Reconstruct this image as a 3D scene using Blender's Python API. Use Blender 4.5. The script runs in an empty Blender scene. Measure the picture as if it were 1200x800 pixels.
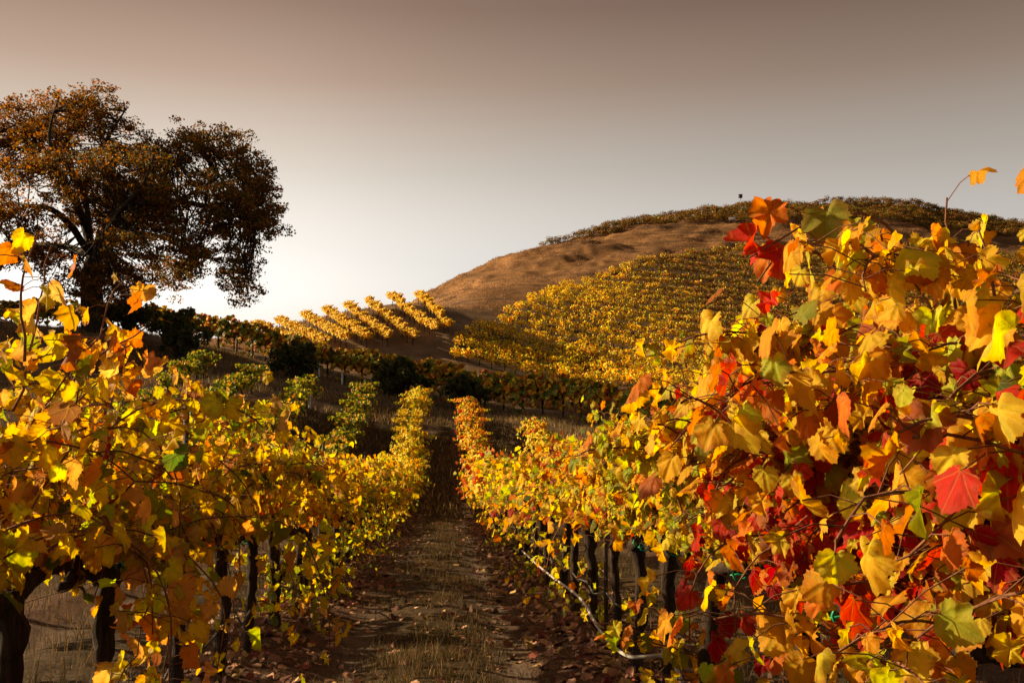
import bpy, math, numpy as np
from math import sin, cos, radians, pi

S = bpy.context.scene
COL = S.collection
R = radians
EYE = 1.45

# ------------------------------------------------------------------ camera
FPX = 1167.0
YAW, PITCH = 3.92, 3.92
cam_d = bpy.data.cameras.new("camera")
cam_d.sensor_width = 36.0
cam_d.lens = 36.0 * FPX / 1200.0
cam_d.clip_start, cam_d.clip_end = 0.05, 9000
cam = bpy.data.objects.new("camera", cam_d)
COL.objects.link(cam)
cam.location = (0, 0, EYE)
cam.rotation_euler = (R(90 + PITCH), 0, R(-YAW))
S.camera = cam

# ------------------------------------------------------------------ sky and sun
SUN_AZ, SUN_EL = -70.0, 21.0            # azimuth from +Y towards +X, elevation
sd = np.array([sin(R(SUN_AZ)) * cos(R(SUN_EL)), cos(R(SUN_AZ)) * cos(R(SUN_EL)), sin(R(SUN_EL))])
W = bpy.data.worlds.new("World"); S.world = W
W.use_nodes = True
nt = W.node_tree; N = nt.nodes; Lk = nt.links
N.clear()
out = N.new("ShaderNodeOutputWorld"); bg = N.new("ShaderNodeBackground")
sky = N.new("ShaderNodeTexSky"); sky.sky_type = 'NISHITA'; sky.sun_disc = False
sky.sun_elevation = R(SUN_EL); sky.sun_rotation = R(SUN_AZ)
sky.air_density = 1.0; sky.dust_density = 6.0; sky.ozone_density = 1.0; sky.altitude = 50
bw = N.new("ShaderNodeHueSaturation"); bw.inputs["Saturation"].default_value = 0.10
mul = N.new("ShaderNodeMix"); mul.data_type = 'RGBA'; mul.blend_type = 'MULTIPLY'
mul.inputs[0].default_value = 1.0
geo = N.new("ShaderNodeTexCoord"); sep = N.new("ShaderNodeSeparateXYZ")
ramp = N.new("ShaderNodeValToRGB")
SKY_RAMP = [(0.0, (3.0, 2.78, 2.5)), (0.11, (2.9, 2.74, 2.55)), (0.152, (2.45, 2.30, 2.13)), (0.234, (1.645, 1.46, 1.25)), (0.315, (1.12, .80, .60)), (0.38, (.75, .49, .36)), (0.7, (.42, .32, .27)), (1.0, (.35, .29, .26))]
while len(ramp.color_ramp.elements) < len(SKY_RAMP): ramp.color_ramp.elements.new(0.5)
for e, (p, c) in zip(ramp.color_ramp.elements, SKY_RAMP):
    e.position = p; e.color = (*c, 1)
Lk.new(sky.outputs[0], bw.inputs["Color"]); Lk.new(bw.outputs[0], mul.inputs[6])
Lk.new(geo.outputs["Generated"], sep.inputs[0]); Lk.new(sep.outputs[2], ramp.inputs[0])
Lk.new(ramp.outputs[0], mul.inputs[7])
side = N.new("ShaderNodeMapRange"); side.inputs[1].default_value = -.5; side.inputs[2].default_value = .55
side.inputs[3].default_value = .96; side.inputs[4].default_value = .72         # haze is brighter on the sun's side
Lk.new(sep.outputs[0], side.inputs[0])
thin = N.new("ShaderNodeMapRange"); thin.interpolation_type = 'SMOOTHSTEP'; thin.inputs[1].default_value = -.52; thin.inputs[2].default_value = -.10
thin.inputs[3].default_value = .55; thin.inputs[4].default_value = 1.0; Lk.new(sep.outputs[0], thin.inputs[0])
m3 = N.new("ShaderNodeMath"); m3.operation = 'MULTIPLY'; Lk.new(side.outputs[0], m3.inputs[0]); Lk.new(thin.outputs[0], m3.inputs[1])
mul2 = N.new("ShaderNodeVectorMath"); mul2.operation = 'SCALE'
Lk.new(mul.outputs[2], mul2.inputs[0]); Lk.new(m3.outputs[0], mul2.inputs[3]); Lk.new(mul2.outputs[0], bg.inputs[0])
bg.inputs[1].default_value = 0.073
Lk.new(bg.outputs[0], out.inputs[0])

sun_d = bpy.data.lights.new("sun", 'SUN'); sun_d.energy = 5.0; sun_d.angle = R(0.6)
sun_d.color = (1.0, 0.76, 0.44)
sun = bpy.data.objects.new("sun", sun_d); COL.objects.link(sun)
sun.rotation_euler = (R(90 - SUN_EL), 0, R(180 - SUN_AZ))

S.view_settings.view_transform = 'Standard'
try: S.view_settings.look = 'None'
except Exception: pass
S.view_settings.gamma = 1.0
S.view_settings.exposure = 1.05
S.view_settings.use_curve_mapping = False
S.cycles.max_bounces = 10
S.cycles.diffuse_bounces = 7
S.cycles.transparent_max_bounces = 8

# ------------------------------------------------------------------ projection helpers (survey of the photo)
cy, sy, cp, sp_ = cos(R(YAW)), sin(R(YAW)), cos(R(PITCH)), sin(R(PITCH))
FWD = np.array([sy * cp, cy * cp, sp_]); RGT = np.array([cy, -sy, 0.0]); UPV = np.array([-sy * sp_, -cy * sp_, cp])
def P(px, py, d):
    return np.array([0, 0, EYE]) + d * (FWD + RGT * (px - 600) / FPX + UPV * (400 - py) / FPX)
def proj(p):
    q = np.asarray(p) - np.array([0, 0, EYE])
    d = q @ FWD
    return 600 + FPX * (q @ RGT) / d, 400 - FPX * (q @ UPV) / d, d

# ------------------------------------------------------------------ terrain
ctrl = []
SLOPE = 0.0664
for y in (-30, -10, 0, 10, 20, 30):
    for x in (-22, -8, 0, 8, 22):
        ctrl.append((x, y, -SLOPE * y))
for x in (-16, -6, 0, 7, 16):
    l = max(-x, 0); ctrl.append((x, 38, EYE - 3.75 + .08 * l)); ctrl.append((x, 49, EYE - 2.35 + .17 * l + .15 * max(x, 0))); ctrl.append((x, 60, EYE - .55 + .17 * l))
HEDGE = [(-60, 384, 93), (0, 386, 92), (120, 390, 90), (240, 405, 86), (330, 428, 81), (450, 458, 74), (560, 477, 70), (650, 491, 65), (720, 504, 60), (860, 527, 54), (1000, 545, 49)]
pts = list(HEDGE)
pts += [(110, 386, 78), (20, 395, 76), (200, 440, 68), (100, 450, 63), (0, 455, 60)]
pts += [(537, 378, 119), (522, 356, 150)]
pts += [(535, 425, 98), (650, 452, 95), (800, 461, 90), (950, 468, 86), (1150, 475, 84)]
pts += [(535, 402, 108), (600, 367, 130), (650, 342, 152), (760, 307, 172), (870, 293, 187), (1000, 289, 198), (1200, 305, 205)]
pts += [(650, 402, 119), (760, 382, 130), (900, 372, 138), (870, 332, 162), (1050, 372, 140), (1050, 330, 168), (1200, 380, 140)]
pts += [(520, 344, 180), (600, 301, 192), (700, 285, 206), (760, 266, 218), (850, 280, 205), (900, 268, 214), (1000, 268, 218), (1150, 285, 222)]
pts += [(650, 287, 215), (750, 263, 226), (870, 247, 236), (1000, 241, 244), (1100, 248, 248), (1200, 270, 250)]
RIDGE = [((492, 357, 121), (527, 389, 107)), ((462, 361, 119), (515, 401, 105)), ((435, 366, 117), (500, 417, 101)), ((410, 371, 115), (468, 416, 99)),
         ((385, 376, 113), (440, 414, 98)), ((360, 382, 111), (412, 412, 97)), ((330, 389, 108), (380, 412, 96)), ((305, 394, 105), (350, 414, 95))]
for a_, b_ in RIDGE:
    for t_ in (-.06, .2, .45, .7, 1.0):
        pts.append(tuple(np.array(a_) + (np.array(b_) - np.array(a_)) * t_))
for p in pts:
    ctrl.append(tuple(P(*p)))
# the far side of the ridges, falling away
for (px, py, d, drop) in [(500, 360, 150, 3), (420, 370, 150, 9), (330, 390, 150, 12), (200, 390, 150, 12), (60, 385, 150, 12),
                          (520, 344, 260, 12), (620, 292, 270, 14), (760, 255, 300, 20), (900, 240, 310, 20), (1050, 236, 320, 22), (1200, 262, 330, 22)]:
    q = P(px, py, d); ctrl.append((q[0], q[1], q[2] - drop))
ctrl += [(-62, 72, 20), (-62, 83, 26), (-62, 95, 26), (-86, 84, 24), (-63, 60, 10), (-62, 116, 11), (-62, 42, 3), (-50, 84, 15), (-120, 60, 8), (-120, 0, -1), (-120, 150, -4), (-100, 260, -12), (60, 420, 0), (200, 420, 0), (-60, 380, -12), (320, 250, 20), (320, 100, -4), (200, 60, -6), (120, 20, -4), (120, -30, 0), (-40, -40, 2), (60, -40, 2)]  # includes an unseen shoulder off to the left, raised to shade the headland
ctrl = np.array(ctrl, float)
SC = 100.0
def _k(r2):
    return np.where(r2 > 1e-12, r2 * np.log(np.maximum(r2, 1e-12)), 0.0)
cx_ = ctrl[:, :2] / SC
n = len(cx_)
K = _k(((cx_[:, None, :] - cx_[None]) ** 2).sum(2)) + np.eye(n) * 2e-4
Pm = np.c_[np.ones(n), cx_]
A = np.block([[K, Pm], [Pm.T, np.zeros((3, 3))]])
wts = np.linalg.solve(A, np.r_[ctrl[:, 2], 0, 0, 0])
def ground_base(x, y):
    x = np.atleast_1d(np.asarray(x, float)); y = np.atleast_1d(np.asarray(y, float))
    q = np.c_[x.ravel(), y.ravel()] / SC
    z = np.empty(len(q))
    for i in range(0, len(q), 20000):
        b = q[i:i + 20000]
        z[i:i + 20000] = _k(((b[:, None, :] - cx_[None]) ** 2).sum(2)) @ wts[:n] + wts[n] + b @ wts[n + 1:]
    far = np.clip((np.hypot(q[:, 0] - .4, q[:, 1] - 1.2) - 2.6) / 1.6, 0, 1)
    far = far * far * (3 - 2 * far)
    z = z * (1 - far) + (-22.0) * far
    return z.reshape(x.shape)

# value noise for bumps
_rn = np.random.default_rng(5).random((256, 256))
def vnoise(x, y):
    xi = np.floor(x).astype(int); yi = np.floor(y).astype(int); fx = x - xi; fy = y - yi
    fx = fx * fx * (3 - 2 * fx); fy = fy * fy * (3 - 2 * fy)
    g = lambda a, b: _rn[a % 256, b % 256]
    return (g(xi, yi) * (1 - fx) + g(xi + 1, yi) * fx) * (1 - fy) + (g(xi, yi + 1) * (1 - fx) + g(xi + 1, yi + 1) * fx) * fy - .5

HP = np.array([P(*h)[:2] for h in HEDGE])        # hedge line in plan, left to right
def hedge_y(x):
    return np.interp(x, HP[:, 0], HP[:, 1])
LX, RX = -1.55, 1.39                               # the two main rows
SP = RX - LX
BL = np.array([P(*p)[:2] for p in [(535, 425, 98), (650, 452, 95), (800, 461, 90), (950, 468, 86), (1150, 475, 84)]])
BT = np.array([P(*p)[:2] for p in [(535, 402, 108), (600, 367, 130), (650, 342, 152), (760, 307, 172), (870, 293, 187), (1000, 289, 198), (1200, 305, 205)]])
POLY = np.r_[BL, BT[::-1]]
def inpoly(x, y, poly=POLY):
    c = np.zeros(np.shape(x), bool); j = len(poly) - 1
    for i in range(len(poly)):
        xi, yi = poly[i]; xj, yj = poly[j]
        t = ((yi > y) != (yj > y)) & (x < (xj - xi) * (y - yi) / (yj - yi + 1e-9) + xi)
        c ^= t; j = i
    return c
def zones(x, y):
    hy = hedge_y(x)
    near = np.clip((hy - 9 - y) / 3, 0, 1) * np.clip((26 - np.abs(x)) / 3, 0, 1)   # vine alleys in front
    block = inpoly(x, y).astype(float)
    wild = np.clip((y - hy - 4) / 6, 0, 1) * np.clip((np.hypot(x - 5, y - 105) - 16) / 10, 0, 1) * (1 - block)
    return near, block, wild
def ground(x, y):
    x = np.atleast_1d(np.asarray(x, float)); y = np.atleast_1d(np.asarray(y, float))
    z = ground_base(x, y)
    near, block, wild = zones(x, y)
    u = ((x - LX) / SP) % 1.0
    rut = -0.05 * (np.exp(-((u - .27) / .09) ** 2) + np.exp(-((u - .73) / .09) ** 2)) + .05 * np.exp(-(np.minimum(u, 1 - u) / .1) ** 2)
    nz = vnoise(x * 1.3, y * 1.3) * .08 + vnoise(x * 4.1, y * 4.1) * .03
    z = z + near * (rut + nz)
    z = z + (1 - near) * (vnoise(x * .8, y * .8) * .12)
    z = z + wild * (vnoise(x * .11 + 7, y * .16) * 1.8 + vnoise(x * .3, y * .35) * 1.1 + vnoise(x * .8, y * .9) * .5) * np.clip((np.hypot(x, y) - 150) / 30, 0, 1)
    return z
def g1(x, y):
    return float(ground([x], [y])[0])

# ------------------------------------------------------------------ materials
def newmat(name):
    m = bpy.data.materials.new(name); m.use_nodes = True
    m.node_tree.nodes.clear()
    return m, m.node_tree.nodes, m.node_tree.links
def mth(nd, lk, op, a, b=None, c=None, clamp=False):
    n_ = nd.new("ShaderNodeMath"); n_.operation = op; n_.use_clamp = clamp
    for i, v in enumerate((a, b, c)):
        if v is None: continue
        if isinstance(v, (int, float)): n_.inputs[i].default_value = v
        else: lk.new(v, n_.inputs[i])
    return n_.outputs[0]
def mixc(nd, lk, f, a, b, blend='MIX'):
    n_ = nd.new("ShaderNodeMix"); n_.data_type = 'RGBA'; n_.blend_type = blend
    for s, v in ((0, f), (6, a), (7, b)):
        if isinstance(v, (int, float)): n_.inputs[s].default_value = v
        elif isinstance(v, tuple): n_.inputs[s].default_value = (*v, 1)
        else: lk.new(v, n_.inputs[s])
    return n_.outputs[2]
def sstep(nd, lk, v, a, b):
    n_ = nd.new("ShaderNodeMapRange"); n_.interpolation_type = 'SMOOTHSTEP'
    lk.new(v, n_.inputs[0]); n_.inputs[1].default_value = a; n_.inputs[2].default_value = b
    return n_.outputs[0]
def noise(nd, lk, vec, scale, detail=4, rough=.6):
    n_ = nd.new("ShaderNodeTexNoise"); n_.inputs["Scale"].default_value = scale
    n_.inputs["Detail"].default_value = detail; n_.inputs["Roughness"].default_value = rough
    if vec is not None: lk.new(vec, n_.inputs["Vector"])
    return n_.outputs[0], n_.outputs[1]

def leaf_material(name, translucent=.45, veins=True, rough=.58, spec=.10):
    m, nd, lk = newmat(name)
    o = nd.new("ShaderNodeOutputMaterial")
    a = nd.new("ShaderNodeAttribute"); a.attribute_name = "tint"
    col = a.outputs["Color"]
    vb = None
    if veins:
        e = nd.new("ShaderNodeAttribute"); e.attribute_name = "blade"      # x, y in the blade; z 0 centre .. 1 edge
        sp = nd.new("ShaderNodeSeparateXYZ"); lk.new(e.outputs["Vector"], sp.inputs[0])
        g = nd.new("ShaderNodeTexCoord")
        f, _ = noise(nd, lk, g.outputs["Object"], 24, 3, .7)
        e2 = mth(nd, lk, 'ADD', sp.outputs[2], mth(nd, lk, 'MULTIPLY', mth(nd, lk, 'SUBTRACT', f, .5), 1.7))
        edge = mth(nd, lk, 'MULTIPLY', sstep(nd, lk, e2, .55, 1.05), a.outputs["Alpha"])
        col = mixc(nd, lk, edge, col, mixc(nd, lk, .75, col, (.36, .075, .02)))
        ang = mth(nd, lk, 'ARCTAN2', sp.outputs[0], mth(nd, lk, 'ADD', sp.outputs[1], .02))
        fr = mth(nd, lk, 'ABSOLUTE', mth(nd, lk, 'SUBTRACT', mth(nd, lk, 'FRACT', mth(nd, lk, 'ADD', mth(nd, lk, 'DIVIDE', ang, .82), .5)), .5))
        rad = mth(nd, lk, 'SQRT', mth(nd, lk, 'ADD', mth(nd, lk, 'MULTIPLY', sp.outputs[0], sp.outputs[0]), mth(nd, lk, 'MULTIPLY', sp.outputs[1], sp.outputs[1])))
        vein = mth(nd, lk, 'SUBTRACT', 1.0, sstep(nd, lk, mth(nd, lk, 'MULTIPLY', fr, rad), .004, .03))
        near_vein = mth(nd, lk, 'SUBTRACT', 1.0, sstep(nd, lk, mth(nd, lk, 'MULTIPLY', fr, rad), .01, .16))
        f3, _ = noise(nd, lk, g.outputs["Object"], 14, 3, .6)
        col = mixc(nd, lk, mth(nd, lk, 'MULTIPLY', mth(nd, lk, 'MULTIPLY', near_vein, sstep(nd, lk, f3, .38, .62)), .6), col, mixc(nd, lk, 1.0, col, (.62, .95, .75), 'MULTIPLY'))
        col = mixc(nd, lk, mth(nd, lk, 'MULTIPLY', vein, .42), col, mixc(nd, lk, .5, col, (.55, .42, .08)))
        f2, _ = noise(nd, lk, g.outputs["Object"], 55, 4, .65)
        col = mixc(nd, lk, mth(nd, lk, 'MULTIPLY', sstep(nd, lk, f2, .58, .72), .55), col, (.17, .07, .018))
        vb = nd.new("ShaderNodeBump"); vb.inputs["Strength"].default_value = .5; vb.inputs["Distance"].default_value = .004
        lk.new(mth(nd, lk, 'ADD', mth(nd, lk, 'MULTIPLY', near_vein, -1.0), mth(nd, lk, 'MULTIPLY', f2, 1.2)), vb.inputs["Height"])
    bs = nd.new("ShaderNodeBsdfPrincipled"); lk.new(col, bs.inputs["Base Color"])
    bs.inputs["Roughness"].default_value = rough; bs.inputs["Specular IOR Level"].default_value = spec
    tr = nd.new("ShaderNodeBsdfTranslucent")
    if vb: lk.new(vb.outputs[0], bs.inputs["Normal"]); lk.new(vb.outputs[0], tr.inputs["Normal"])
    hs = nd.new("ShaderNodeHueSaturation"); hs.inputs["Saturation"].default_value = 1.12; hs.inputs["Value"].default_value = 1.0
    lk.new(col, hs.inputs["Color"]); lk.new(hs.outputs[0], tr.inputs[0])
    mx = nd.new("ShaderNodeMixShader"); mx.inputs[0].default_value = translucent
    lk.new(bs.outputs[0], mx.inputs[1]); lk.new(tr.outputs[0], mx.inputs[2])
    lk.new(mx.outputs[0], o.inputs[0])
    return m
M_LEAF = leaf_material("vine leaf", .6)
M_LEAFLOW = leaf_material("vine leaf far", .3, veins=False, rough=.55)
M_OAK = leaf_material("oak leaf", .5, veins=False, rough=.6, spec=.2)
M_GRASS = leaf_material("grass", .3, veins=False, rough=.7, spec=.15)
M_LITTER = leaf_material("leaf litter", .05, veins=False, rough=.75, spec=.15)

def bark_material(name, c1, c2, scale=30, stretch=.15, bump=.6):
    m, nd, lk = newmat(name)
    o = nd.new("ShaderNodeOutputMaterial"); g = nd.new("ShaderNodeTexCoord")
    mp = nd.new("ShaderNodeMapping"); mp.inputs["Scale"].default_value = (1, 1, stretch)
    lk.new(g.outputs["Object"], mp.inputs[0])
    f, _ = noise(nd, lk, mp.outputs[0], scale, 6, .7)
    c = mixc(nd, lk, sstep(nd, lk, f, .35, .68), c1, c2)
    bs = nd.new("ShaderNodeBsdfPrincipled"); lk.new(c, bs.inputs["Base Color"]); bs.inputs["Roughness"].default_value = .9
    bs.inputs["Specular IOR Level"].default_value = .15
    b = nd.new("ShaderNodeBump"); b.inputs["Strength"].default_value = bump; b.inputs["Distance"].default_value = .02
    lk.new(f, b.inputs["Height"]); lk.new(b.outputs[0], bs.inputs["Normal"]); lk.new(bs.outputs[0], o.inputs[0])
    return m
M_BARK = bark_material("vine bark", (.016, .010, .006), (.058, .036, .023), 45, .07, .9)
M_CANE = bark_material("cane bark", (.10, .04, .02), (.22, .10, .05), 60, .3, .2)
M_OAKBARK = bark_material("oak bark", (.02, .014, .01), (.06, .042, .03), 5, .3)
M_WOOD = bark_material("weathered wood", (.12, .09, .065), (.24, .18, .13), 20, .1, .3)
def plain(name, c, rough=.6, metal=0.0, nscale=40, var=.25):
    m, nd, lk = newmat(name)
    o = nd.new("ShaderNodeOutputMaterial"); g = nd.new("ShaderNodeTexCoord")
    f, _ = noise(nd, lk, g.outputs["Object"], nscale, 4, .6)
    dark = tuple(v * (1 - var) for v in c)
    cc = mixc(nd, lk, sstep(nd, lk, f, .35, .65), c, dark)
    bs = nd.new("ShaderNodeBsdfPrincipled"); lk.new(cc, bs.inputs["Base Color"])
    bs.inputs["Roughness"].default_value = rough; bs.inputs["Metallic"].default_value = metal
    lk.new(bs.outputs[0], o.inputs[0])
    return m
M_STEEL = plain("rusty steel", (.07, .045, .035), .7, .3)
M_WIRE = plain("galvanised wire", (.35, .33, .31), .45, .8)
M_HOSE = plain("faded drip hose", (.40, .38, .36), .55)
M_TIE = plain("green tie tape", (.01, .32, .14), .4)
M_WHITE = plain("white plastic", (.75, .75, .76), .5, var=.1)
M_DARKBOX = plain("dark painted wood", (.03, .02, .03), .8)
M_LPIPE = plain("black hose", (.05, .05, .055), .5)

def ground_material():
    m, nd, lk = newmat("vineyard ground")
    o = nd.new("ShaderNodeOutputMaterial"); g = nd.new("ShaderNodeNewGeometry")
    pos = g.outputs["Position"]
    sp = nd.new("ShaderNodeSeparateXYZ"); lk.new(pos, sp.inputs[0])
    za = nd.new("ShaderNodeAttribute"); za.attribute_name = "zone"
    zs = nd.new("ShaderNodeSeparateColor"); lk.new(za.outputs["Color"], zs.inputs[0])
    n1, _ = noise(nd, lk, pos, 1.1, 6, .62); n2, _ = noise(nd, lk, pos, 7, 6, .7); n3, _ = noise(nd, lk, pos, 38, 4, .7)
    n4, _ = noise(nd, lk, pos, .22, 5, .6)
    # alleys: u = 0 at a row, .5 mid alley
    u = mth(nd, lk, 'FRACT', mth(nd, lk, 'DIVIDE', mth(nd, lk, 'SUBTRACT', sp.outputs[0], LX), SP))
    d = mth(nd, lk, 'ABSOLUTE', mth(nd, lk, 'SUBTRACT', u, .5))
    dn = mth(nd, lk, 'ADD', d, mth(nd, lk, 'MULTIPLY', mth(nd, lk, 'SUBTRACT', n1, .5), .22))
    dirt = mixc(nd, lk, sstep(nd, lk, n2, .3, .7), (.046, .026, .015), (.105, .060, .034))
    turf = mixc(nd, lk, sstep(nd, lk, n2, .35, .65), (.036, .024, .011), (.088, .054, .025))
    litter = mixc(nd, lk, sstep(nd, lk, n3, .4, .62), (.055, .029, .018), (.14, .07, .04))
    c = mixc(nd, lk, sstep(nd, lk, dn, .14, .22), turf, dirt)
    c = mixc(nd, lk, sstep(nd, lk, dn, .26, .34), c, litter)
    tr_ = mth(nd, lk, 'SUBTRACT', 1.0, sstep(nd, lk, mth(nd, lk, 'ABSOLUTE', mth(nd, lk, 'SUBTRACT', dn, .22)), .02, .075))
    c = mixc(nd, lk, mth(nd, lk, 'MULTIPLY', tr_, sstep(nd, lk, n4, .35, .6)), c, mixc(nd, lk, n2, (.09, .062, .045), (.17, .12, .085)))
    # headland
    head = mixc(nd, lk, sstep(nd, lk, n4, .35, .65), (.15, .095, .052), (.27, .175, .095))
    head = mixc(nd, lk, mth(nd, lk, 'MULTIPLY', sstep(nd, lk, n2, .45, .7), .6), head, (.07, .05, .03))
    c = mixc(nd, lk, zs.outputs[0], head, c)
    block = mixc(nd, lk, sstep(nd, lk, n1, .35, .65), (.06, .036, .02), (.12, .072, .04))
    c = mixc(nd, lk, zs.outputs[1], c, block)
    wild = mixc(nd, lk, sstep(nd, lk, n4, .35, .65), (.14, .068, .027), (.27, .135, .05))
    tm = nd.new("ShaderNodeMapping"); tm.inputs["Scale"].default_value = (.045, .045, .75); lk.new(pos, tm.inputs[0])
    n5, _ = noise(nd, lk, tm.outputs[0], 1.0, 5, .6)
    wild = mixc(nd, lk, mth(nd, lk, 'MULTIPLY', sstep(nd, lk, n5, .50, .62), .75), wild, (.06, .034, .018))
    wild = mixc(nd, lk, mth(nd, lk, 'MULTIPLY', sstep(nd, lk, n1, .45, .7), .6), wild, (.09, .05, .026))
    c = mixc(nd, lk, zs.outputs[2], c, wild)
    bs = nd.new("ShaderNodeBsdfPrincipled"); lk.new(c, bs.inputs["Base Color"]); bs.inputs["Roughness"].default_value = .95
    bs.inputs["Specular IOR Level"].default_value = .1
    b = nd.new("ShaderNodeBump"); b.inputs["Strength"].default_value = .9; b.inputs["Distance"].default_value = .05
    lk.new(mth(nd, lk, 'ADD', n2, mth(nd, lk, 'MULTIPLY', n3, .5)), b.inputs["Height"]); lk.new(b.outputs[0], bs.inputs["Normal"])
    lk.new(bs.outputs[0], o.inputs[0])
    return m
M_GROUND = ground_material()

# ------------------------------------------------------------------ mesh helpers
def make_mesh(name, V, F, mat, tint=None, blade=None, smooth=True):
    """V Nx3; F list of int arrays (M x k)."""
    me = bpy.data.meshes.new(name)
    V = np.ascontiguousarray(V, np.float32)
    me.vertices.add(len(V)); me.vertices.foreach_set("co", V.ravel())
    F = [np.asarray(f, np.int32) for f in F if len(f)]
    nl = sum(f.size for f in F); nf = sum(len(f) for f in F)
    me.loops.add(nl); me.polygons.add(nf)
    me.loops.foreach_set("vertex_index", np.concatenate([f.ravel() for f in F]))
    sizes = np.concatenate([np.full(len(f), f.shape[1], np.int32) for f in F])
    me.polygons.foreach_set("loop_start", np.r_[0, np.cumsum(sizes)[:-1]].astype(np.int32))
    if smooth: me.polygons.foreach_set("use_smooth", np.ones(nf, bool))
    me.update(calc_edges=True)
    if tint is not None:
        at = me.attributes.new("tint", 'FLOAT_COLOR', 'POINT'); at.data.foreach_set("color", np.ascontiguousarray(tint, np.float32).ravel())
    if blade is not None:
        at = me.attributes.new("blade", 'FLOAT_VECTOR', 'POINT'); at.data.foreach_set("vector", np.ascontiguousarray(blade, np.float32).ravel())
    me.materials.append(mat)
    me.validate()
    return me
def obj(name, me, parent=None, loc=(0, 0, 0), rz=0.0):
    o = bpy.data.objects.new(name, me); COL.objects.link(o)
    o.location = loc; o.rotation_euler = (0, 0, rz); o.parent = parent
    return o
def tag(o, label=None, cat=None, group=None, kind=None):
    if label: o["label"] = label
    if cat: o["category"] = cat
    if group: o["group"] = group
    if kind: o["kind"] = kind
    return o
def empty(name, loc, rz=0.0):
    return obj(name, None, None, loc, rz)
def copy_tree(o, parent=None):
    c = o.copy(); COL.objects.link(c); c.parent = parent
    for ch in [k for k in o.children]:
        copy_tree(ch, c)
    return c

class MB:
    def __init__(s): s.V = []; s.F = {3: [], 4: []}; s.n = 0
    def add(s, V, F):
        F = np.asarray(F); s.V.append(np.asarray(V, float)); s.F[F.shape[1]].append(F + s.n); s.n += len(V)
    def tube(s, pts, rad, k=6, rng=None, gnarl=0.0, cap=True):
        pts = np.asarray(pts, float); m = len(pts); rad = np.broadcast_to(np.asarray(rad, float), (m,))
        t = np.gradient(pts, axis=0); t /= np.linalg.norm(t, axis=1)[:, None] + 1e-9
        ref = np.array([0, 1.0, 0]) if abs(t[0, 1]) < .8 else np.array([1.0, 0, 0])
        u = np.cross(t, ref); u /= np.linalg.norm(u, axis=1)[:, None] + 1e-9; w = np.cross(t, u)
        a = np.arange(k) / k * 2 * pi
        rr = rad[:, None] * (1 + (gnarl * (rng.random((m, k)) - .5) * 2 if rng is not None and gnarl else 0))
        V = pts[:, None, :] + u[:, None, :] * (np.cos(a)[None, :, None] * rr[..., None]) + w[:, None, :] * (np.sin(a)[None, :, None] * rr[..., None])
        V = V.reshape(-1, 3); i = np.arange(m - 1)[:, None] * k; j = np.arange(k)[None]; j2 = (j + 1) % k
        F = np.stack([i + j, i + j2, i + k + j2, i + k + j], -1).reshape(-1, 4)
        if cap:
            V = np.r_[V, pts[:1], pts[-1:]]
            jj = np.arange(k); b = (m - 1) * k
            T = np.r_[np.c_[np.full(k, m * k), (jj + 1) % k, jj], np.c_[np.full(k, m * k + 1), b + jj, b + (jj + 1) % k]]
            s.add(V, F); s.F[3].append(T + s.n - len(V))
        else: s.add(V, F)
    def box(s, c, size, R3=None):
        c = np.asarray(c, float); h = np.asarray(size, float) / 2
        V = np.array([[x, y, z] for x in (-1, 1) for y in (-1, 1) for z in (-1, 1)]) * h
        if R3 is not None: V = V @ np.asarray(R3).T
        s.add(V + c, [[0, 1, 3, 2], [4, 6, 7, 5], [0, 4, 5, 1], [2, 3, 7, 6], [0, 2, 6, 4], [1, 5, 7, 3]])
    def mesh(s, name, mat, smooth=True):
        return make_mesh(name, np.concatenate(s.V), [np.concatenate(f) for f in s.F.values() if f], mat, smooth=smooth)

# ------------------------------------------------------------------ leaves
def leaf_template(level, rng, fold=.25, droop=.35, wave=.06):
    if level == 0:
        h = np.array([(.05, -.08), (.14, -.17), (.25, -.17), (.33, -.11), (.40, -.12), (.45, -.02), (.54, .03), (.50, .12), (.49, .18), (.58, .22), (.57, .30), (.66, .38), (.58, .43), (.60, .52), (.50, .54), (.43, .56),
                      (.44, .64), (.35, .67), (.35, .76), (.25, .79), (.22, .88), (.11, .90)])
    elif level == 1:
        h = np.array([(.14, -.17), (.38, -.12), (.53, .03), (.49, .18), (.66, .36), (.55, .54), (.42, .57), (.37, .74), (.16, .88)])
    else:
        h = np.array([(.35, -.12), (.58, .3), (.35, .62)])
    o = np.r_[[(0, 0.0)], h, [(0, 1.0)], (h * [-1, 1])[::-1]]
    m = len(o)
    o = o + rng.normal(0, .012, o.shape) * (np.arange(m) > 0)[:, None]
    c = np.array([0, .28])
    if level == 0:
        ring = c + (o - c) * .55
        V2 = np.r_[o, ring, [c]]
        ed = np.r_[np.ones(m), np.full(m, .5), [0]]
        j = np.arange(m); j2 = (j + 1) % m
        F = [np.c_[m + j, m + j2, np.full(m, 2 * m)], np.c_[j, j2, m + j2, m + j]]
    else:
        V2 = np.r_[o, [c]]; ed = np.r_[np.ones(m), [0]]
        j = np.arange(m); j2 = (j + 1) % m
        F = [np.c_[j, j2, np.full(m, m)]]
    x, y = V2[:, 0], V2[:, 1]
    ph = rng.random() * 6.28
    z = fold * np.abs(x) - droop * (np.maximum(y, 0) ** 2) * .6 - droop * .9 * x * x + wave * ed * np.sin(np.arctan2(x, y - .28) * rng.integers(3, 6) + ph)
    z += rng.normal(0, .05) * x
    return np.c_[x, y, z], F, np.c_[x, y, ed]
def templates(level, seed, k=5):
    r = np.random.default_rng(seed)
    return [leaf_template(level, r, fold=r.uniform(-.35, .6), droop=r.uniform(.1, 1.0), wave=r.uniform(.05, .17)) for _ in range(k)]
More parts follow.
